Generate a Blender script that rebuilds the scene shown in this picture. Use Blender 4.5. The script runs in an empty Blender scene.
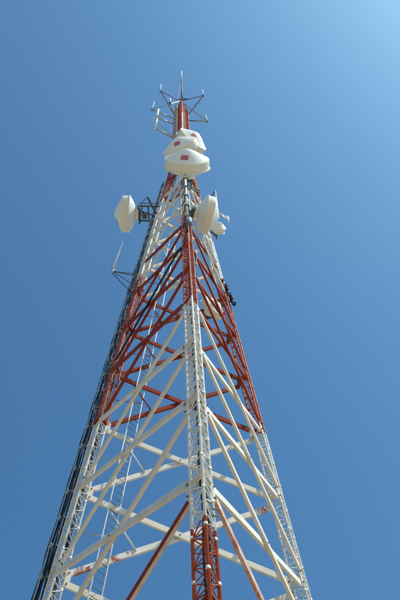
import bpy, math, random
from mathutils import Vector, Matrix
random.seed(7)
scene = bpy.context.scene
COL = scene.collection

# ------------------------------------------------------------------ camera, sky, sun, exposure
H = 3.5                                   # height of one bracing panel of the tower, metres
CAM_Y, CAM_T = -4.0833, -3.39343          # camera distance and node-zero height, in panels
PITCH, YAW, ROLL, FPX = 1.12444, 0.053907, -0.057882, 721.99
Z0 = 1.6 - CAM_T * H                      # height of node 0 above the ground (eye at 1.6 m)
CAM = Vector((0, CAM_Y * H, 1.6))
fwd = Vector((math.sin(YAW) * math.cos(PITCH), math.cos(YAW) * math.cos(PITCH), math.sin(PITCH)))
right = Vector((math.cos(YAW), -math.sin(YAW), 0))
up = right.cross(fwd)
cr, sr = math.cos(ROLL), math.sin(ROLL)
right, up = cr * right + sr * up, cr * up - sr * right
cam_data = bpy.data.cameras.new('camera')
cam_data.sensor_fit = 'VERTICAL'
cam_data.sensor_height = 36.0
cam_data.lens = FPX / 600.0 * 36.0
cam_data.clip_start = 0.1
cam_data.clip_end = 20000
cam = bpy.data.objects.new('camera', cam_data)
COL.objects.link(cam)
cam.matrix_world = Matrix(((right.x, up.x, -fwd.x, CAM.x), (right.y, up.y, -fwd.y, CAM.y),
                           (right.z, up.z, -fwd.z, CAM.z), (0, 0, 0, 1)))
scene.camera = cam

SUN_EL, SUN_AZ = math.radians(53), math.radians(120)   # azimuth clockwise from +Y: behind the camera, to its right
world = bpy.data.worlds.new('World')
scene.world = world
world.use_nodes = True
nt = world.node_tree
nt.nodes.clear()
sky = nt.nodes.new('ShaderNodeTexSky')
sky.sky_type = 'NISHITA'
sky.sun_disc = False
sky.sun_elevation = SUN_EL
sky.sun_rotation = SUN_AZ
sky.altitude = 300
sky.air_density = 1.15
sky.dust_density = 4.0
sky.ozone_density = 3.0
bg = nt.nodes.new('ShaderNodeBackground')
bg.inputs['Strength'].default_value = 0.132
wo = nt.nodes.new('ShaderNodeOutputWorld')
tint = nt.nodes.new('ShaderNodeMix')             # the deep cyan-blue cast of the clear sky, even over the whole dome
tint.data_type = 'RGBA'
tint.blend_type = 'MULTIPLY'
tint.inputs[0].default_value = 1.0
tint.inputs[7].default_value = (0.45, 0.83, 1.0, 1)
nt.links.new(sky.outputs[0], tint.inputs[6])
nt.links.new(tint.outputs[2], bg.inputs[0])
nt.links.new(bg.outputs[0], wo.inputs[0])
sl = bpy.data.lights.new('sun', 'SUN')
sl.energy = 3.7
sl.angle = math.radians(0.53)
sl.color = (1.0, 0.95, 0.87)
sun = bpy.data.objects.new('sun', sl)
COL.objects.link(sun)
sd = Vector((math.sin(SUN_AZ) * math.cos(SUN_EL), math.cos(SUN_AZ) * math.cos(SUN_EL), math.sin(SUN_EL)))
sun.rotation_euler = sd.to_track_quat('Z', 'Y').to_euler()
scene.view_settings.view_transform = 'Standard'
scene.view_settings.look = 'None'
scene.view_settings.exposure = 0.25
scene.view_settings.gamma = 1.0

# ------------------------------------------------------------------ helpers
def project(P):
    q = Vector(P) - CAM
    d = q.dot(fwd)
    return 200 + FPX * q.dot(right) / d, 300 - FPX * q.dot(up) / d

def zt(t): return Z0 + t * H

def at(u, v, t):
    """the point at panel height t that the photograph shows at pixel (u, v)"""
    d = right * ((u - 200) / FPX) + up * ((300 - v) / FPX) + fwd
    return CAM + d * ((zt(t) - CAM.z) / d.z)

class MB:
    def __init__(self): self.v, self.f, self.s = [], [], []
    def add(self, vs, fs, smooth=False):
        o = len(self.v)
        self.v += [tuple(p) for p in vs]
        self.f += [tuple(i + o for i in f) for f in fs]
        self.s += [smooth] * len(fs)
    def tube(self, p0, p1, r, n=8, r1=None):
        p0, p1 = Vector(p0), Vector(p1)
        a = (p1 - p0).normalized()
        u = a.orthogonal().normalized()
        w = a.cross(u)
        r1 = r if r1 is None else r1
        vs = []
        for p, rr in ((p0, r), (p1, r1)):
            vs += [p + (u * math.cos(2 * math.pi * i / n) + w * math.sin(2 * math.pi * i / n)) * rr for i in range(n)]
        fs = [(i, (i + 1) % n, n + (i + 1) % n, n + i) for i in range(n)]
        self.add(vs, fs, True)
        o = len(self.v) - 2 * n
        self.f += [tuple(o + n - 1 - i for i in range(n)), tuple(o + n + i for i in range(n))]
        self.s += [False, False]
    def path(self, pts, r, n=8):
        pts = [Vector(p) for p in pts]
        vs = []
        u = None
        for i, p in enumerate(pts):
            a = (pts[min(i + 1, len(pts) - 1)] - pts[max(i - 1, 0)]).normalized()
            u = a.orthogonal().normalized() if u is None else (u - a * u.dot(a)).normalized()
            w = a.cross(u)
            vs += [p + (u * math.cos(2 * math.pi * k / n) + w * math.sin(2 * math.pi * k / n)) * r for k in range(n)]
        fs = [(i * n + k, i * n + (k + 1) % n, (i + 1) * n + (k + 1) % n, (i + 1) * n + k) for i in range(len(pts) - 1) for k in range(n)]
        fs += [tuple(range(n - 1, -1, -1)), tuple((len(pts) - 1) * n + k for k in range(n))]
        self.add(vs, fs, True)
    def prism(self, poly, p0, p1, u, w):
        """sweep a 2-D section (coordinates along u and w) from p0 to p1"""
        p0, p1 = Vector(p0), Vector(p1)
        n = len(poly)
        vs = [p + u * a + w * b for p in (p0, p1) for a, b in poly]
        fs = [(i, (i + 1) % n, n + (i + 1) % n, n + i) for i in range(n)]
        fs += [tuple(range(n - 1, -1, -1)), tuple(range(n, 2 * n))]
        self.add(vs, fs)
    def box(self, c, sx, sy, sz, M=None):
        c = Vector(c)
        vs = [Vector((x, y, z)) for x in (-sx / 2, sx / 2) for y in (-sy / 2, sy / 2) for z in (-sz / 2, sz / 2)]
        vs = [(M @ p if M else p) + c for p in vs]
        self.add(vs, [(0, 1, 3, 2), (4, 6, 7, 5), (0, 4, 5, 1), (2, 3, 7, 6), (0, 2, 6, 4), (1, 5, 7, 3)])
    def lathe(self, prof, n=48, close=False):
        """revolve (radius, y) pairs about the local Y axis"""
        vs, fs = [], []
        for r, y in prof:
            vs += [(r * math.cos(2 * math.pi * i / n), y, r * math.sin(2 * math.pi * i / n)) for i in range(n)]
        m = len(prof)
        for j in range(m - 1):
            fs += [(j * n + i, j * n + (i + 1) % n, (j + 1) * n + (i + 1) % n, (j + 1) * n + i) for i in range(n)]
        self.add(vs, fs, True)
    def build(self, name, mat, parent=None, kind=None, sharp=None):
        me = bpy.data.meshes.new(name)
        me.from_pydata(self.v, [], self.f)
        me.polygons.foreach_set('use_smooth', self.s)
        me.materials.append(mat)
        me.update()
        if sharp is not None:
            me.set_sharp_from_angle(angle=math.radians(sharp))
        return link(name, me, parent, kind)

def link(name, me, parent=None, kind=None):
    o = bpy.data.objects.new(name, me)
    COL.objects.link(o)
    if parent: o.parent = parent
    if kind: o['kind'] = kind
    return o

def thing(name, label, cat, loc=(0, 0, 0), rot=None, group=None):
    o = bpy.data.objects.new(name, None)
    COL.objects.link(o)
    o.location = loc
    if rot is not None: o.rotation_euler = rot
    return tag(o, label, cat, group)

def tag(o, label, cat, group=None):
    o['label'] = label
    o['category'] = cat
    if group: o['group'] = group
    return o

# ------------------------------------------------------------------ materials
RED = (0.42, 0.068, 0.020)
WHITE = (0.74, 0.72, 0.665)

def mat_base(name, rough=0.55, metal=0.0):
    m = bpy.data.materials.new(name)
    m.use_nodes = True
    n = m.node_tree.nodes
    b = n['Principled BSDF']
    b.inputs['Roughness'].default_value = rough
    b.inputs['Metallic'].default_value = metal
    b.inputs['Specular IOR Level'].default_value = 0.18
    return m, n, m.node_tree.links, b

def noise(n, l, vec, scale, detail=4, rough=0.55):
    t = n.new('ShaderNodeTexNoise')
    t.inputs['Scale'].default_value = scale
    t.inputs['Detail'].default_value = detail
    t.inputs['Roughness'].default_value = rough
    if vec: l.new(vec, t.inputs['Vector'])
    return t.outputs['Fac']

def ramp(n, l, fac, stops, interp='LINEAR'):
    r = n.new('ShaderNodeValToRGB')
    r.color_ramp.interpolation = interp
    e = r.color_ramp.elements
    while len(e) < len(stops): e.new(0.5)
    for i, (p, c) in enumerate(stops):
        e[i].position = p
        e[i].color = (c[0], c[1], c[2], 1) if not isinstance(c, (int, float)) else (c, c, c, 1)
    l.new(fac, r.inputs[0])
    return r.outputs[0]

def mix(n, l, fac, a, b):
    m = n.new('ShaderNodeMix')
    m.data_type = 'RGBA'
    for k, s in ((0, fac), (6, a), (7, b)):
        if isinstance(s, (int, float)): m.inputs[k].default_value = s
        elif isinstance(s, tuple): m.inputs[k].default_value = (*s, 1)
        else: l.new(s, m.inputs[k])
    return m.outputs[2]

def weather(n, l, pos, col, amount=0.5, tint=(0.30, 0.22, 0.15)):
    """grime and faded patches over a paint colour"""
    g1 = ramp(n, l, noise(n, l, pos, 2.2, 6, 0.65), [(0.45, 0.0), (0.75, 1.0)])
    mm = n.new('ShaderNodeMath'); mm.operation = 'MULTIPLY'; mm.inputs[1].default_value = amount
    l.new(g1, mm.inputs[0])
    c = mix(n, l, mm.outputs[0], col, tint)
    g2 = ramp(n, l, noise(n, l, pos, 23.0, 3, 0.6), [(0.62, 0.0), (0.70, 1.0)])
    m2 = n.new('ShaderNodeMath'); m2.operation = 'MULTIPLY'; m2.inputs[1].default_value = amount * 0.8
    l.new(g2, m2.inputs[0])
    return mix(n, l, m2.outputs[0], c, tuple(x * 0.75 for x in tint))

def bump(n, l, b, h, dist=0.01, strength=0.4):
    bp = n.new('ShaderNodeBump')
    bp.inputs['Distance'].default_value = dist
    bp.inputs['Strength'].default_value = strength
    l.new(h, bp.inputs['Height'])
    l.new(bp.outputs[0], b.inputs['Normal'])

BANDS = [(-99, 1), (-0.45, 0), (3.02, 1), (6.45, 0), (9.9, 1), (13.2, 0), (14.6, 1)]   # panel height, red or not
def band_paint():
    """warning paint in red and white bands, changing with the height on the tower"""
    m, n, l, b = mat_base('banded_tower_paint', 0.5)
    g = n.new('ShaderNodeNewGeometry')
    pos = g.outputs['Position']
    sx = n.new('ShaderNodeSeparateXYZ'); l.new(pos, sx.inputs[0])
    jit = noise(n, l, pos, 6.0, 2)
    jm = n.new('ShaderNodeMath'); jm.operation = 'MULTIPLY_ADD'; jm.inputs[1].default_value = 0.10; l.new(jit, jm.inputs[0]); l.new(sx.outputs[2], jm.inputs[2])
    mr = n.new('ShaderNodeMapRange')
    mr.inputs[1].default_value = zt(-4); mr.inputs[2].default_value = zt(26)
    l.new(jm.outputs[0], mr.inputs[0])
    stops = [(max(0, (t + 4) / 30), RED if r else WHITE) for t, r in BANDS]
    c = ramp(n, l, mr.outputs[0], stops, 'CONSTANT')
    c = weather(n, l, pos, c, 0.3, (0.26, 0.17, 0.12))
    l.new(c, b.inputs['Base Color'])
    bump(n, l, b, noise(n, l, pos, 40, 3), 0.004, 0.3)
    return m

def paint(name, col, amount=0.4, rough=0.5, tint=(0.34, 0.26, 0.19)):
    m, n, l, b = mat_base(name, rough)
    g = n.new('ShaderNodeNewGeometry')
    l.new(weather(n, l, g.outputs['Position'], mix(n, l, 0.0, col, col), amount, tint), b.inputs['Base Color'])
    bump(n, l, b, noise(n, l, g.outputs['Position'], 40, 3), 0.004, 0.3)
    return m

def worn(name, under, over, lo, hi, scale):
    m, n, l, b = mat_base(name, 0.6)
    g = n.new('ShaderNodeNewGeometry')
    f1 = noise(n, l, g.outputs['Position'], scale, 8, 0.7)
    f = ramp(n, l, f1, [(lo, 0.0), (hi, 1.0)])
    c = weather(n, l, g.outputs['Position'], mix(n, l, f, under, over), 0.3)
    l.new(c, b.inputs['Base Color'])
    bump(n, l, b, f, 0.003, 0.6)
    return m

def plain(name, col, rough=0.5, metal=0.0, var=0.25, scale=6.0):
    m, n, l, b = mat_base(name, rough, metal)
    t = n.new('ShaderNodeTexCoord')
    f = noise(n, l, t.outputs['Object'], scale, 5)
    l.new(mix(n, l, f, tuple(c * (1 - var) for c in col), tuple(min(1, c * (1 + var)) for c in col)), b.inputs['Base Color'])
    return m

M_BAND = band_paint()
M_WHITE = paint('cream_white_paint', (0.72, 0.66, 0.555), 0.28)
M_RED = paint('signal_red_paint', (0.255, 0.031, 0.009), 0.25, 0.7, (0.16, 0.04, 0.025))
M_WORN = worn('pink_stained_cream_paint', (0.68, 0.56, 0.47), (0.44, 0.20, 0.15), 0.55, 0.75, 2.2)
M_PEEL = worn('white_paint_with_red_rubbed_patches', (0.74, 0.70, 0.65), (0.34, 0.07, 0.045), 0.54, 0.60, 0.9)
M_PINK = worn('faded_pink_red_paint', (0.66, 0.50, 0.42), (0.40, 0.10, 0.07), 0.40, 0.66, 3.2)
M_GALV = plain('galvanised_steel', (0.42, 0.43, 0.44), 0.45, 0.55)
M_DULL = plain('dull_dark_steel', (0.11, 0.115, 0.12), 0.55, 0.3)
M_BLACK = plain('black_cable_jacket', (0.018, 0.018, 0.02), 0.5)
M_SKIN = plain('radome_white_fabric', (0.80, 0.79, 0.75), 0.6, 0, 0.02, 1.5)
M_SHROUD = paint('cream_drum_paint', (0.76, 0.72, 0.62), 0.12, 0.45, (0.5, 0.42, 0.3))
M_WHIP = plain('white_fibreglass', (0.80, 0.81, 0.80), 0.35, 0, 0.04)
M_PURPLE = plain('faded_maroon_paint', (0.20, 0.09, 0.11), 0.6)

def logo_mat():
    """red badge with pale slanting lettering strokes, flat print"""
    m, n, l, b = mat_base('red_badge_print', 0.6)
    t = n.new('ShaderNodeTexCoord')
    w = n.new('ShaderNodeTexWave'); w.wave_type = 'BANDS'; w.bands_direction = 'DIAGONAL'
    w.inputs['Scale'].default_value = 4.0; w.inputs['Distortion'].default_value = 5.0; w.inputs['Detail'].default_value = 1.0
    l.new(t.outputs['Object'], w.inputs[0])
    f = ramp(n, l, w.outputs['Fac'], [(0.70, 0.0), (0.80, 1.0)])
    l.new(mix(n, l, f, (0.42, 0.035, 0.075), (0.66, 0.36, 0.38)), b.inputs['Base Color'])
    return m
M_LOGO = logo_mat()

def ground_mat():
    m, n, l, b = mat_base('dry_sandy_ground', 0.95)
    g = n.new('ShaderNodeNewGeometry')
    f = noise(n, l, g.outputs['Position'], 0.15, 8, 0.6)
    f2 = noise(n, l, g.outputs['Position'], 3.0, 6, 0.7)
    c = mix(n, l, f, (0.30, 0.235, 0.16), (0.40, 0.33, 0.235))
    c = mix(n, l, ramp(n, l, f2, [(0.5, 0.0), (0.8, 0.6)]), c, (0.16, 0.14, 0.08))
    l.new(c, b.inputs['Base Color'])
    bump(n, l, b, f2, 0.05, 0.5)
    return m
M_CONC = plain('footing_concrete', (0.38, 0.37, 0.35), 0.9)

# ------------------------------------------------------------------ ground
g = MB()
N = 64
g.add([(0, 0, 0)] + [(3000 * math.cos(2 * math.pi * i / N), 3000 * math.sin(2 * math.pi * i / N), 0) for i in range(N)],
      [(0, 1 + i, 1 + (i + 1) % N) for i in range(N)])
o = g.build('ground', ground_mat(), None, 'structure')

# ------------------------------------------------------------------ the tower
R0, K, PHI = 1.25323, 0.0859858, 0.079288
R_MAST = 0.235
T_MAST = (R0 - R_MAST) / K
T_TOP = 18.3
T_BASE = -Z0 / H
ANG = [PHI - math.pi / 2, PHI - math.pi / 2 - 2 * math.pi / 3, PHI - math.pi / 2 + 2 * math.pi / 3]   # front, left, right
ER = [Vector((math.cos(a), math.sin(a), 0)) for a in ANG]
ET = [Vector((-math.sin(a), math.cos(a), 0)) for a in ANG]
LEG_W = 0.125                                   # spacing of a leg's chords, in panels
CHO = [(LEG_W / math.sqrt(3), 0), (-LEG_W / math.sqrt(12), LEG_W / 2), (-LEG_W / math.sqrt(12), -LEG_W / 2)]

def rad(t): return max(R0 - K * t, R_MAST)
def axis(j, t): return ER[j] * rad(t) * H + Vector((0, 0, zt(t)))
def chord(j, c, t):
    a, b = CHO[c]
    return axis(j, t) + (ER[j] * a + ET[j] * b) * H

tower = thing('lattice_tower', 'tall red and white banded three-legged lattice radio tower', 'tower')
LEGN = ['front leg of the tower, nearest the camera', 'left leg of the tower, dark cables along its outside', 'right leg of the tower']

def unit_tube(name, mat, n=6):
    m = MB(); m.tube((0, 0, 0), (0, 0, 1), 1, n)
    me = bpy.data.meshes.new(name); me.from_pydata(m.v, [], m.f)
    me.polygons.foreach_set('use_smooth', m.s); me.materials.append(mat)
    return me
U_BAR = unit_tube('lacing_bar', M_BAND)
def bar_matrix(p0, p1, r):
    d = p1 - p0
    return Matrix.Translation(p0) @ d.to_track_quat('Z', 'Y').to_matrix().to_4x4() @ Matrix.Diagonal((r, r, d.length, 1))

legs, lacing = [], []
PITCHT = 1 / 9
for j in range(3):
    leg = bpy.data.objects.new('leg', None); COL.objects.link(leg); leg.parent = tower; leg['label'] = LEGN[j]
    legs.append(leg)
    for c in range(3):
        m = MB(); m.tube(chord(j, c, T_BASE), chord(j, c, T_MAST), 0.036, 10); m.build('chord', M_BAND, leg)
    i = 0
    t = -0.454 - PITCHT * math.floor((-0.454 - T_BASE) / PITCHT)
    while t + PITCHT < T_MAST:
        for a, b in ((0, 1), (1, 2), (2, 0)):
            lacing.append((j, chord(j, a, t), chord(j, b, t), 0.013))
            s = (i + a) % 2
            lacing.append((j, chord(j, a, t + (PITCHT if s else 0)), chord(j, b, t + (0 if s else PITCHT)), 0.0145))
        t += PITCHT; i += 1
    # flanged joints on the chords, every third of a panel
    t = -0.787 - 9 / 3
    fl, fw = MB(), MB()
    while t < T_MAST:
        for c in range(3):
            p = chord(j, c, t); d = (chord(j, c, t + 1) - p).normalized()
            (fw if t < 0 and j == 0 else fl).tube(p - d * 0.04, p + d * 0.04, 0.046, 10)
        t += 1 / 3
    fl.build('flange_joint', M_BAND, leg, 'stuff')
    if j == 0: fw.build('white_collar', M_WHITE, leg, 'stuff')
    # small cast footing
    ft = MB()
    p = axis(j, T_BASE)
    ft.box((p.x, p.y, 0.2), 1.5, 1.5, 0.4, Matrix.Rotation(ANG[j], 3, 'Z'))
    ft.build('footing', M_CONC, leg)

def shown(p0, p1):
    a, b = project(p0), project(p1)
    mx, my = (a[0] + b[0]) / 2, (a[1] + b[1]) / 2
    if not (0 < mx < 400 and 0 < my < 600): return 0
    return math.hypot(a[0] - b[0], a[1] - b[1]) + 2000 * 0.03 / (p0 - CAM).length
lacing.sort(key=lambda s: -shown(s[1], s[2]))
far = MB()
for k, (j, p0, p1, r) in enumerate(lacing):
    if k < 300:
        o = link('lacing_bar', U_BAR, legs[j]); o.matrix_world = bar_matrix(p0, p1, r)
    else:
        far.tube(p0, p1, r, 5)
far.build('lacing', M_BAND, tower, 'stuff')

# diaphragm plates inside the legs at each node
for j in range(3):
    for t in range(-3, 12):
        vs = [chord(j, c, t + 0.05) for c in range(3)]
        cen = (vs[0] + vs[1] + vs[2]) / 3
        out = [cen + (v - cen) * 1.22 for v in vs]
        inn = [cen + (v - cen) * 0.22 for v in vs]
        m = MB()
        dz = Vector((0, 0, 0.012))
        P = [p - dz for p in out] + [p - dz for p in inn] + [p + dz for p in out] + [p + dz for p in inn]
        fs = []
        for a in range(3):
            b = (a + 1) % 3
            fs += [(a, b, 3 + b, 3 + a), (6 + b, 6 + a, 9 + a, 9 + b), (b, a, 6 + a, 6 + b), (3 + a, 3 + b, 9 + b, 9 + a)]
        m.add(P, fs)
        m.build('diaphragm_plate', M_WHITE if 0 <= t <= 2 or 7 <= t <= 9 else M_RED, legs[j])

# X bracing in the three faces: steel channels bolted to gusset plates
WEB, FLG, TH = 0.20, 0.08, 0.012
SEC = [(-WEB / 2, 0), (WEB / 2, 0), (WEB / 2, -FLG), (WEB / 2 - TH, -FLG), (WEB / 2 - TH, -TH), (-WEB / 2 + TH, -TH), (-WEB / 2 + TH, -FLG), (-WEB / 2, -FLG)]
def brace(p0, p1, nrm, mat, off, second=None, side=1):
    a = (p1 - p0).normalized()
    n = (nrm - a * nrm.dot(a)).normalized()
    u = a.cross(n).normalized()
    m = MB()
    m.prism(SEC, p0 + n * off, p1 + n * off, u, n)
    o = m.build('brace', mat, tower)
    if second:
        o.data.materials.append(second)
        for f in o.data.polygons:
            if f.normal.dot(u) * side > 0.7: f.material_index = 1
    return o

def face_node(j, k, t):
    """the chord of leg j that faces leg k, moved out to the gusset plate"""
    d = (axis(k, t) - axis(j, t)).normalized()
    c = 1 if (ET[j].dot(d) > 0) else 2
    return chord(j, c, t) + d * 0.115

FACES = [(0, 1), (0, 2), (1, 2)]
for j, k in FACES:
    mid = (ER[j] + ER[k]).normalized()
    nrm = Vector((mid.x, mid.y, K * 0.5)).normalized() * (-1 if j == 1 else 1)    # rear channels turn their webs inwards
    for i in range(-4, 11):
        lo_, hi_ = (0.07, 0.07) if i < 8 else (0.05, 0.05)
        i0 = max(i, T_BASE + 0.15)
        ends = [(face_node(j, k, i0 + lo_), face_node(k, j, i + 1 - hi_)), (face_node(k, j, i0 + lo_), face_node(j, k, i + 1 - hi_))]
        for q, (p0, p1) in enumerate(ends):
            red = i < -1 or 3 <= i <= 5 or i >= 10 or (i == 6 and q == 0 and j == 0) or i == -1
            mat = M_RED if red else M_WHITE
            if i == -1 and q == 1 and j == 0: mat = M_RED if k == 1 else M_PINK
            if j == 1 and q == 0 and i in (1, 2): mat = M_PEEL
            brace(p0, p1, nrm, mat, 0.055 if (q == 0) != (k == 2) else -0.032, M_WORN if (i == -1 and q == 1 and (j, k) == (0, 1)) else None, 1)
        # bolted crossing
        if i >= -1:
            (a0, a1), (b0, b1) = ends
            t1 = (b0 - a0).length / ((b0 - a0).length + (b1 - a1).length)
            x = a0.lerp(a1, t1)
            m = MB(); m.tube(x - nrm * 0.03, x + nrm * 0.078, 0.024, 8)
            m.build('crossing_bolt', M_DULL, tower)
    for i in range(-3, 12):
        for (a, b) in ((j, k), (k, j)):
            d = (axis(b, i) - axis(a, i)).normalized()
            p = face_node(a, b, i) - d * 0.06
            v = (axis(a, i + 1) - axis(a, i)).normalized()
            n = d.cross(v).normalized()
            m = MB()
            hw, hh = (0.11, 0.34) if i < 9 else (0.08, 0.22)
            m.prism([(-hw, -hh), (hw * 0.6, -hh * 0.9), (hw, -hh * 0.6), (hw, hh * 0.6), (hw * 0.6, hh * 0.9), (-hw, hh)], p - n * 0.007, p + n * 0.007, d, v)
            red = i < 0 or 3 < i <= 6 or i > 10
            m.build('gusset_plate', M_RED if red else M_WHITE, tower)
            if -1 <= i <= 6:
                for s in (-1, 1):
                    m = MB(); c = p + d * 0.03 + v * s * 0.2
                    m.tube(c - n * 0.05, c + n * 0.05, 0.024, 8); m.build('bolt', M_DULL, tower)

# climbing ladder on the rear face, parallel to the left leg, with its thin supports
dr = (axis(2, 0) - axis(1, 0)).normalized()
def lad(t, s): return axis(1, t) + dr * (0.345 * H) + Vector((0.75 * s, 0.8 * s, 0))
ladder = bpy.data.objects.new('climbing_ladder', None); COL.objects.link(ladder); ladder.parent = tower
ladder['label'] = 'thin white climbing ladder behind the left leg'
M_LAD = paint('pale_ladder_paint', (0.66, 0.67, 0.66), 0.3)
for s in (-0.2, 0.2):
    m = MB(); m.tube(lad(T_BASE, s), lad(8.2, s), 0.021, 8); m.build('rail', M_LAD, ladder)
rung = unit_tube('rung', M_DULL)
t = T_BASE + 0.08
rest = MB(); cnt = 0
while t < 8.2:
    if t > -1.2:
        o = link('rung', rung, ladder); o.matrix_world = bar_matrix(lad(t, -0.2), lad(t, 0.2), 0.012)
    else: rest.tube(lad(t, -0.2), lad(t, 0.2), 0.012, 6)
    t += 0.086
rest.build('low_rungs', M_LAD, ladder, 'stuff')
for i in range(-3, 8):
    red = 3 <= i <= 6
    mm = M_RED if red else M_LAD
    # strut across the X, and a level tie back to the leg
    nl, nr = face_node(1, 2, i + 0.93), face_node(2, 1, i + 0.07)
    ml, mr = face_node(1, 2, i + 0.07), face_node(2, 1, i + 0.93)
    p0, p1 = nl.lerp(nr, 0.09), ml.lerp(mr, 0.30)
    m = MB(); m.tube(p0, p1, 0.03, 8); m.build('ladder_strut', mm, tower)
    m = MB(); m.tube(face_node(1, 2, i + 0.5) - dr * 0.1, lad(i + 0.5, 0.32), 0.016, 8); m.build('ladder_tie', mm if red else M_GALV, tower)

# narrow straight top section
m = MB()
def mch(j, t): return ER[j] * R_MAST * H + Vector((0, 0, zt(t)))
for j in range(3):
    mm = MB(); mm.tube(mch(j, T_MAST), mch(j, T_TOP), 0.06, 10); mm.build('mast_chord', M_BAND, tower)
t = T_MAST; i = 0
while t + 0.3 <= T_TOP + 0.01:
    for a, b in ((0, 1), (1, 2), (2, 0)):
        m.tube(mch(a, t), mch(b, t), 0.028, 6)
        m.tube(mch(a, t), mch(b, t + 0.3), 0.032, 6)
        m.tube(mch(b, t), mch(a, t + 0.3), 0.032, 6)
    t += 0.3; i += 1
m.build('mast_lacing', M_BAND, tower, 'stuff')
m = MB()
for a, b in ((0, 1), (1, 2), (2, 0)):
    m.tube(mch(a, T_TOP), mch(b, T_TOP), 0.06, 6)
m.build('top_frame', M_BAND, tower)
m = MB(); m.tube(mch(0, 13.4) + ER[0] * 0.14, mch(0, 16.2) + ER[0] * 0.14, 0.055, 10); m.build('front_pipe', M_WHIP, tower)
for t in (-0.20, -0.26):
    p = chord(0, 1, t)
    m = MB(); m.tube(p - ET[0] * 0.12 + ER[0] * 0.04, p + ET[0] * 0.10 + ER[0] * 0.04, 0.014, 6); m.build('step_peg', M_DULL, legs[0])
# ladder and cable run up the left face of the top section
m = MB()
pL = (mch(0, 0) * 0.35 + mch(1, 0) * 0.65); pL.z = 0
dL = (mch(1, 0) - mch(0, 0)).normalized(); nL = (ER[0] + ER[1]).normalized()
for s in (-0.22, 0.22):
    m.tube(pL + dL * s + nL * 0.12 + Vector((0, 0, zt(9.5))), pL + dL * s + nL * 0.12 + Vector((0, 0, zt(T_TOP))), 0.03, 6)
t = 9.5
while t < T_TOP:
    m.tube(pL - dL * 0.22 + nL * 0.12 + Vector((0, 0, zt(t))), pL + dL * 0.22 + nL * 0.12 + Vector((0, 0, zt(t))), 0.02, 5); t += 0.09
m.build('mast_ladder', M_GALV, tower)
for a, b, mt in ((0.1, 0.1, M_BLACK), (-0.12, 0.05, M_BLACK), (0.0, -0.15, M_GALV), (0.25, -0.2, M_BLACK)):
    m = MB(); m.tube((a, b, zt(T_MAST)), (a, b, zt(T_TOP - 0.2)), 0.05, 8); m.build('inner_cable', mt, tower)

# ------------------------------------------------------------------ cables
def legside(t, a, b): return axis(1, t) + (ER[1] * a + ET[1] * b) * H
for q, (a, b, r, t1) in enumerate(((0.112, -0.020, 0.038, 9.3), (0.116, 0.012, 0.034, 11.2), (0.165, -0.012, 0.034, 11.2), (0.175, 0.010, 0.028, 7.2), (-0.01, 0.012, 0.05, 9.0), (0.0, -0.022, 0.045, 8.2))):
    m = MB()
    pts = [legside(T_BASE + (t1 - T_BASE) * s / 60, a + 0.004 * math.sin(s * 1.7 + q), b + 0.005 * math.sin(s * 2.3 + 2 * q)) for s in range(61)]
    m.path(pts, r, 8)
    tag(m.build('waveguide_cable', M_BLACK), ('black feeder cable, ' + ('fourth', 'third', 'second', 'outermost')[q] + ' of those up the outside of the left leg') if q < 4 else 'dark feeder cable threaded up inside the lattice of the left leg', 'cable', 'feeder cables outside the left leg' if q < 4 else 'feeder cables inside the left leg')
# brackets that carry them (steel rails and cross bars: part of the tower)
for b in (-0.055, 0.045):
    m = MB(); m.tube(legside(T_BASE, 0.135, b), legside(11, 0.135, b), 0.015, 6); m.build('cable_rail', M_GALV, tower)
t = -1.3
while t < 10.8:
    m = MB()
    m.tube(legside(t, 0.135, -0.06), legside(t, 0.135, 0.05), 0.022, 6)
    m.tube(legside(t, 0.06, -0.005), legside(t, 0.175, -0.005), 0.022, 6)
    m.box(legside(t, 0.168, 0.0), 0.10, 0.10, 0.09)
    m.build('cable_bracket', M_GALV, tower)
    t += 1 / 3
def fcab(name, pts, r, label, sub=10):
    P = [Vector(p) for p in pts]
    out = []
    for i in range(len(P) - 1):
        p0, p1, p2, p3 = P[max(i - 1, 0)], P[i], P[i + 1], P[min(i + 2, len(P) - 1)]
        for s in range(sub):
            u = s / sub
            out.append(0.5 * ((2 * p1) + (p2 - p0) * u + (2 * p0 - 5 * p1 + 4 * p2 - p3) * u * u + (3 * p1 - p0 - 3 * p2 + p3) * u ** 3))
    out.append(P[-1])
    m = MB(); m.path(out, r, 8)
    return tag(m.build(name, M_BLACK), label, 'cable')
fcab('feeder_cable', [axis(0, T_BASE + (6.4 - T_BASE) * s / 40) + ET[0] * (0.02 * math.sin(s * 1.9)) - ER[0] * 0.03 for s in range(41)], 0.042,
     'thicker black cable climbing inside the front tower leg', 3)
fcab('feeder_cable', [axis(0, T_BASE + (9.0 - T_BASE) * s / 40) + ET[0] * (0.09 + 0.02 * math.sin(s * 1.3)) - ER[0] * 0.07 for s in range(41)], 0.026,
     'thin black cable at the right inside the front tower leg', 3)
dl = (axis(1, 5) - axis(0, 5)).normalized()
b0, b1 = face_node(0, 1, 5.0), face_node(1, 0, 4.05)
nF = (ER[0] + ER[1]).normalized()
fcab('feeder_cable', [axis(0, 5.85) + ER[0] * 0.3, axis(0, 5.5) + ER[0] * 0.32 + dl * 0.05, axis(0, 5.15) + ER[0] * 0.1 + dl * 0.35, b0 + nF * 0.12 - Vector((0, 0, 0.2))] +
     [b0.lerp(b1, s) + nF * 0.1 for s in (0.15, 0.4, 0.65, 0.9, 0.985)], 0.042, 'thick black cable sagging from the front leg along a red brace to the left leg')
dr2 = (axis(2, 5) - axis(0, 5)).normalized()
c0, c1 = face_node(0, 2, 5.0), face_node(2, 0, 4.05)
nG = (ER[0] + ER[2]).normalized()
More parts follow.
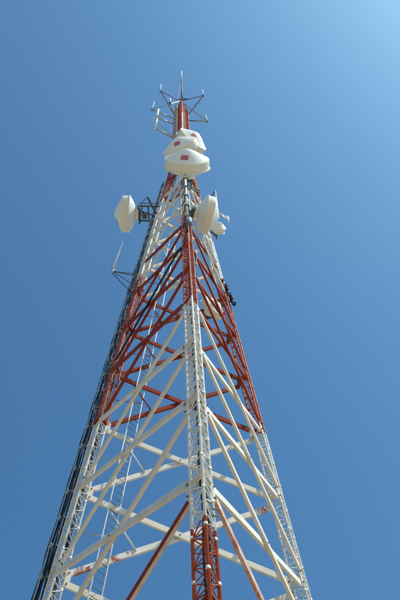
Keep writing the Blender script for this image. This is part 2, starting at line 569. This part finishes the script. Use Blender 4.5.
fcab('feeder_cable', [axis(0, 5.9) + ER[0] * 0.32, axis(0, 5.45) + ER[0] * 0.34, axis(0, 5.1) + ER[0] * 0.15 + dr2 * 0.25, c0 + nG * 0.05 + dr2 * 0.1 - Vector((0, 0, 0.3)), axis(0, 4.5) + dr2 * 0.4 + nG * 0.1], 0.045,
     'short black cable crossing the front leg down towards the right')

# ------------------------------------------------------------------ dish antennas
def dish(name, label, c, d, D, logo=None, group='drum dish antennas', anchors=(), hubm=None, front=0.24, depth=0.2, mount=M_DULL, frame=None):
    """c: centre of the radome's rim, d: horizontal direction it faces"""
    d = Vector(d).normalized()
    rz = math.atan2(-d.x, d.y)
    o = thing(name, label, 'dish antenna', c, (0, 0, rz), group)
    r = D / 2
    M = Matrix.Translation(c) @ Matrix.Rotation(rz, 4, 'Z'); Mi = M.inverted()
    m = MB()
    prof = []
    for i in range(15):
        q = i / 14
        rr = r * 0.985 * q
        y = front * D * (1 - math.sqrt(q * q + 0.006) / math.sqrt(1.006)) * (1 + 0.10 * math.sin(math.pi * q))
        prof.append((max(rr, 0.002), y + 0.012))
    m.lathe(list(reversed(prof)), 56); m.build('radome', M_SKIN, o, sharp=50)
    m = MB()
    m.lathe([(r * 0.97, 0.012), (r * 0.995, 0.015), (r, 0.0), (r * 1.0, -depth * D * 0.5), (r * 1.002, -depth * D * 0.92)], 56)
    m.build('shroud', M_SHROUD, o, sharp=40)
    m = MB()
    m.lathe([(r * 1.002, -depth * D * 0.92), (r * 1.055, -depth * D * 0.95), (r * 1.055, -depth * D), (r * 0.98, -depth * D - 0.01)], 56)
    m.build('rim_flange', M_SHROUD, o, sharp=30)
    m = MB()
    pr = []
    for i in range(13):
        q = i / 12
        pr.append((r * (0.98 - 0.70 * q), -depth * D - 0.01 - 0.15 * D * (1 - (1 - q) ** 1.7)))
    m.lathe(pr, 56); m.build('reflector_back', M_SKIN, o, sharp=50)
    yb = -depth * D - 0.01 - 0.15 * D
    m = MB()
    m.lathe([(r * 0.28, yb + 0.01), (r * 0.34, yb - 0.01), (r * 0.34, yb - 0.075 * D), (r * 0.28, yb - 0.085 * D), (0.001, yb - 0.085 * D)], 32)
    m.build('hub', M_SKIN, o, sharp=40)
    yh = yb - 0.085 * D
    m = MB()
    m.box((0, yh - 0.05, 0), r * 0.50, 0.10, r * 0.56)
    m.tube((-r * 0.2, yh - 0.16, -r * 0.75), (-r * 0.2, yh - 0.16, r * 0.75), 0.055, 10)
    m.tube((r * 0.2, yh - 0.05, -r * 0.2), (-r * 0.2, yh - 0.16, -r * 0.2), 0.05, 8)
    m.tube((r * 0.2, yh - 0.05, r * 0.2), (-r * 0.2, yh - 0.16, r * 0.2), 0.05, 8)
    m.build('mount', mount, o)
    base = Vector((-r * 0.2, yh - 0.16, 0))
    for k, (off, w) in enumerate(anchors):
        m = MB(); m.tube(base + Vector((0, 0, off)), Mi @ Vector(w), 0.05, 8)
        m.build('mounting_arm', mount, o)
    if frame:                            # outrigger: a level steel rectangle with a strut across it
        a0, a1, b0, b1, c0, c1 = [Mi @ Vector(p) for p in frame]
        up_ = Vector((0, 0, 0.3))
        for p, q, rr in ((a0, a1, 0.055), (b0, b1, 0.055), (a0, b0, 0.06), (a0.lerp(a1, 0.45), b0.lerp(b1, 0.6), 0.05), (c0, c1, 0.07), (a0 + up_ * 2, a1 + up_ * 2, 0.03), (a0 + up_ * 2, a0 - up_ * 2, 0.06), (b0 + up_ * 2, b0 - up_ * 2, 0.06), (c0, a0, 0.02)):
            m = MB(); m.tube(p, q, rr, 8); m.build('outrigger_bar', mount, o)
        m = MB(); m.box((a0 + b0) / 2 + Vector((0.1, -0.35, -0.1)), 0.35, 0.3, 0.4); m.build('clamp_box', mount, o)
    if logo:
        ang, q0, hw, hh = logo          # angle round the cone (0 = up), middle as a share of the radius, half width, half height
        m = MB(); vs = []
        for a in range(5):
            for b in range(5):
                x = (a / 4 - 0.5) * 2 * hw * r; z = q0 * r + (b / 4 - 0.5) * 2 * hh * r
                x, z = x * math.cos(ang) - z * math.sin(ang), x * math.sin(ang) + z * math.cos(ang)
                q = math.hypot(x, z) / (r * 0.985)
                y = front * D * (1 - math.sqrt(q * q + 0.006) / math.sqrt(1.006)) * (1 + 0.10 * math.sin(math.pi * q)) + 0.012 + 0.012
                vs.append((x, y, z))
        m.add(vs, [(a * 5 + b, a * 5 + b + 1, (a + 1) * 5 + b + 1, (a + 1) * 5 + b) for a in range(4) for b in range(4)])
        m.build('badge', M_LOGO, o)
    return o

def px(t): return axis(0, t)
dish('dish_antenna', 'large white drum dish with pointed radome facing forward, lowest of the central three', at(187, 159, 9.1), (0.02, -1), 2.75,
     (math.pi * 1.06, 0.60, 0.165, 0.13), anchors=((-0.5, chord(0, 0, 8.95)), (0.5, chord(0, 0, 9.25)), (0.0, chord(0, 1, 9.1))))
dish('dish_antenna', 'white drum dish tilted to the left, just above the lowest central dish', at(179, 145.5, 11.2), (-0.42, -0.9), 2.6,
     (math.pi * 1.0, 0.52, 0.165, 0.13), anchors=((-0.5, chord(0, 0, 11.05)), (0.5, chord(0, 0, 11.35))))
dish('dish_antenna', 'white drum dish facing right, highest of the central three under the antenna arms', at(193.5, 139, 12.3), (0.63, -0.77), 2.5,
     (math.pi * 1.12, 0.52, 0.165, 0.13), anchors=((-0.5, mch(0, 12.15)), (0.5, mch(0, 12.45)), (0, mch(2, 12.3))))
dish('dish_antenna', 'white drum dish facing left on a dark steel outrigger at the left leg', at(122.5, 214, 9.2), (-1, -0.05), 2.35,
     (math.pi * 1.25, 0.50, 0.13, 0.12), anchors=((0, chord(1, 0, 9.2)),), frame=(at(138.5, 206, 9.2), at(160, 206.5, 9.2), at(140, 220.5, 9.2), at(155, 221.5, 9.2), at(147.5, 197, 9.3), at(157, 215, 9.3)))
dish('dish_antenna', 'white drum dish facing right beside the front leg, its tan underside showing', at(210.5, 216, 6.8), (0.956, 0.27), 2.0,
     None, anchors=((-0.4, chord(0, 2, 6.65)), (0.4, chord(0, 2, 6.95)), (0.4, chord(0, 0, 6.95))))
dish('dish_antenna', 'small white drum dish below and behind the larger right-hand dish', at(219, 226, 8.8), (0.35, -0.94), 0.95,
     None, front=0.28, depth=0.32, anchors=((0, chord(2, 0, 8.7)),))
dish('dish_antenna', 'cream dish half hidden behind the red braces inside the right leg', at(214.5, 306, 5.75), (0.69, -0.73), 1.3,
     None, anchors=((-0.2, chord(2, 1, 5.7)), (0.2, chord(2, 2, 5.8))))

# ------------------------------------------------------------------ whip antennas on side arms at the top
def whip(label, tip_base, height, lean, arms, armmat, rw=0.045, pole=None, poler=0.05):
    """a rod on the outer end of steel arms; arms run from that end to points on the mast"""
    b = Vector(tip_base)
    o = thing('whip_antenna', label, 'antenna', b, None, 'whip antennas')
    tp = Vector((lean[0], lean[1], height))
    m = MB(); m.tube((0, 0, 0.25), tp, rw, 8, rw * 0.7); m.build('rod', M_WHIP, o)
    m = MB(); m.tube((0, 0, -0.25), (0, 0, 0.45), rw * 1.7, 8); m.build('rod_clamp', M_DULL, o)
    for w, r in arms:
        m = MB(); m.tube((0, 0, 0), Vector(w) - b, r, 6); m.build('arm', armmat, o)
    return o
whip('white whip on a maroon arm at the upper left of the tower top', at(160.3, 91, 17.9), 4.0, (0, 0), ((mch(1, 17.9), 0.05), (mch(0, 18.0), 0.04)), M_PURPLE)
whip('white whip at the far left end of a long grey triangular arm near the top', at(152, 109.5, 17.3), 4.2, (0.1, 0), ((mch(1, 17.3), 0.075), (mch(0, 18.25), 0.045)), M_GALV)
whip('short white whip midway on the upper left arms beside the tower top', at(170, 103, 17.9), 2.6, (0, 0), ((mch(1, 18.0), 0.06),), M_WHIP, 0.07)
whip('white whip on a maroon arm at the upper right of the tower top', at(203.5, 95.5, 18.1), 3.6, (0, 0), ((mch(2, 18.0), 0.05), (mch(0, 18.2), 0.04)), M_PURPLE)
whip('white whip at the lower right end of a pale arm near the top', at(207.3, 121.5, 16.6), 4.4, (0, 0.2), ((mch(2, 17.2), 0.075), (mch(0, 18.0), 0.065)), M_GALV)

# collinear antenna left of the top section
b = at(155.3, 128, 14.9)
o = thing('collinear_antenna', 'thick white upright rod antenna standing off the left side of the top section', 'antenna', b)
m = MB(); m.tube((0, 0, -0.3), (0.05, 0, 8.6), 0.085, 10); m.build('rod', M_WHIP, o)
for z, s in ((0.0, 0.14), (4.3, 0.17), (5.1, 0.16)):
    m = MB(); m.box((0.02, 0, z), s * 1.7, s * 1.7, 0.35); m.build('clamp', M_GALV, o)
m = MB(); m.tube((0.02, 0, 4.7), (-0.42, 0.1, 4.7), 0.05, 6); m.build('stub', M_WHIP, o)
for w, z, r in ((mch(1, 14.9), 0, 0.085), (mch(1, 16.6), 4.6, 0.07), (mch(1, 15.0), 3.6, 0.05)):
    m = MB(); m.tube((0, 0, z), w - b, r, 6); m.build('arm', M_GALV, o)

# top spike
b = mch(0, T_TOP)
o = thing('top_spire', 'thin dark pole with a white tip rising from the very top of the tower', 'antenna', b)
m = MB(); m.tube((0, 0, -0.4), (0, 0, 14.5), 0.085, 8, 0.075); m.build('pole', M_DULL, o)
m = MB(); m.tube((0, 0, 14.3), (0, 0, 20.5), 0.075, 8, 0.05); m.build('rod', M_WHIP, o)
m = MB()
for z in (2, 4, 6, 8, 10, 12): m.tube((-0.16, 0, z), (0.16, 0, z), 0.03, 5)
m.build('step_pegs', M_DULL, o)
m = MB(); m.tube((0, 0, 13.0), mch(1, T_TOP) - b, 0.03, 6); m.build('stay_wire', M_DULL, o)
m = MB(); m.tube((-0.5, 0, 0.1), (0.6, -0.15, 0.1), 0.06, 6); m.build('cross_bar', M_DULL, o)

# whip standing off the left leg
b = at(112.5, 271, 6.62)
tp = at(123, 241.5, 7.62)
o = thing('whip_antenna', 'tall white whip on thin dark arms left of the left leg', 'antenna', b, None, 'whip antennas')
m = MB(); m.tube((0, 0, 0.2), tp - b, 0.065, 8, 0.035); m.build('rod', M_WHIP, o)
m = MB(); m.tube((0, 0, -0.3), (0, 0, 0.35), 0.075, 8); m.box((0.08, 0.02, 0.05), 0.16, 0.14, 0.22); m.build('rod_clamp', M_GALV, o)
for w in (chord(1, 0, 6.75), chord(1, 0, 6.35), chord(1, 1, 6.45)):
    m = MB(); m.tube((0, 0, -0.05), w - b, 0.022, 6); m.build('arm', M_DULL, o)
m = MB(); m.path([(0, 0, -0.2), Vector((0.15, 0, -0.55)), (chord(1, 0, 6.15) - b) * 0.5 - Vector((0, 0, 0.3)), chord(1, 0, 6.1) - b], 0.022, 6)
m.build('lead', M_BLACK, o)

# dipole frame beyond the right leg
b = at(218, 213, 8.75)
top = at(215.3, 191, 9.75)
o = thing('dipole_antenna', 'grey stand-off pole with a small dipole, right of the right-hand dishes', 'antenna', b)
m = MB(); m.tube((0, 0, -0.2), top - b, 0.04, 8); m.build('pole', M_GALV, o)
for w, p in ((chord(2, 0, 9.75), top - b), (chord(2, 0, 8.8), Vector((0, 0, 0)))):
    m = MB(); m.tube(p, w - b, 0.045, 6); m.build('arm', M_DULL, o)
e = at(228.5, 220.5, 8.75) - b
m = MB(); m.tube((0, 0, 0), e, 0.035, 6); m.tube((0, 0, 0.3), e + Vector((0, 0, 0.3)), 0.03, 6)
for q in (0.25, 0.5, 0.75): m.tube(e * q, e * q + Vector((0, 0, 0.3)), 0.025, 6)
m.build('boom', M_GALV, o)
m = MB(); m.tube(e + Vector((0, 0, -0.35)), e + Vector((0, 0, 0.75)), 0.05, 8); m.build('element', M_WHIP, o)

# dark lumpy cable bundle hanging outside the right leg
p0, p1 = at(223, 280, 6.5), at(235, 304, 5.9)
o = thing('cable_bundle', 'dark lumpy bundle of coiled cable strapped outside the right leg', 'cable', p1)
m = MB()
for k in range(4):
    ph, pts = random.uniform(0, 6), []
    for s in range(40):
        q = s / 39
        w = 0.05 + 0.06 * abs(math.sin(q * 9 + ph * 0.5)) + random.uniform(-0.02, 0.03)
        pts.append((p0 - p1) * q + Vector((math.cos(ph + s * 0.42) * w, math.sin(ph + s * 0.42) * w, random.uniform(-0.03, 0.03))))
    m.path(pts, 0.032, 6)
m.build('coil', M_BLACK, o)
for q in (0.2, 0.8):
    m = MB(); m.tube((p0 - p1) * q, chord(2, 0, 5.9 + 0.6 * q) - p1, 0.03, 6); m.build('strap', M_DULL, o)

# pipe mount and dull sleeve on the front leg under the lowest dish
o = thing('pipe_mount', 'grey vertical mounting pipe on the front leg below the lowest central dish', 'pipe', axis(0, 5.8) + ER[0] * 0.38)
m = MB(); m.tube((0, 0, 0), axis(0, 9.2) + ER[0] * 0.62 - (axis(0, 5.8) + ER[0] * 0.38), 0.065, 12); m.build('pipe', M_LAD, o)
m = MB(); m.tube((0.06, -0.02, -0.5), (0.06, -0.02, 0.25), 0.14, 14); m.build('sleeve', plain('blue_grey_sleeve', (0.22, 0.27, 0.33), 0.4, 0.3), o)
for t in (6.0, 6.6, 7.2, 7.8, 8.4):
    q = (t - 5.8) / 3.4
    c = (axis(0, 9.2) + ER[0] * 0.62).lerp(axis(0, 5.8) + ER[0] * 0.38, 1 - q)
    base = axis(0, 5.8) + ER[0] * 0.38
    m = MB(); m.tube(c - base, chord(0, 1, t) - base, 0.035, 6); m.tube(c - base, chord(0, 2, t) - base, 0.035, 6)
    m.box(c - base, 0.26, 0.22, 0.14); m.build('clamp', M_DULL, o)
base = axis(0, 5.8) + ER[0] * 0.38
for dv in (0, 2.2):
    m = MB(); m.tube(at(180.5, 181.5 + dv, 8.75) - base, at(200, 191 + dv, 8.75) - base, 0.045, 8); m.build('cross_rail', M_DULL, o)
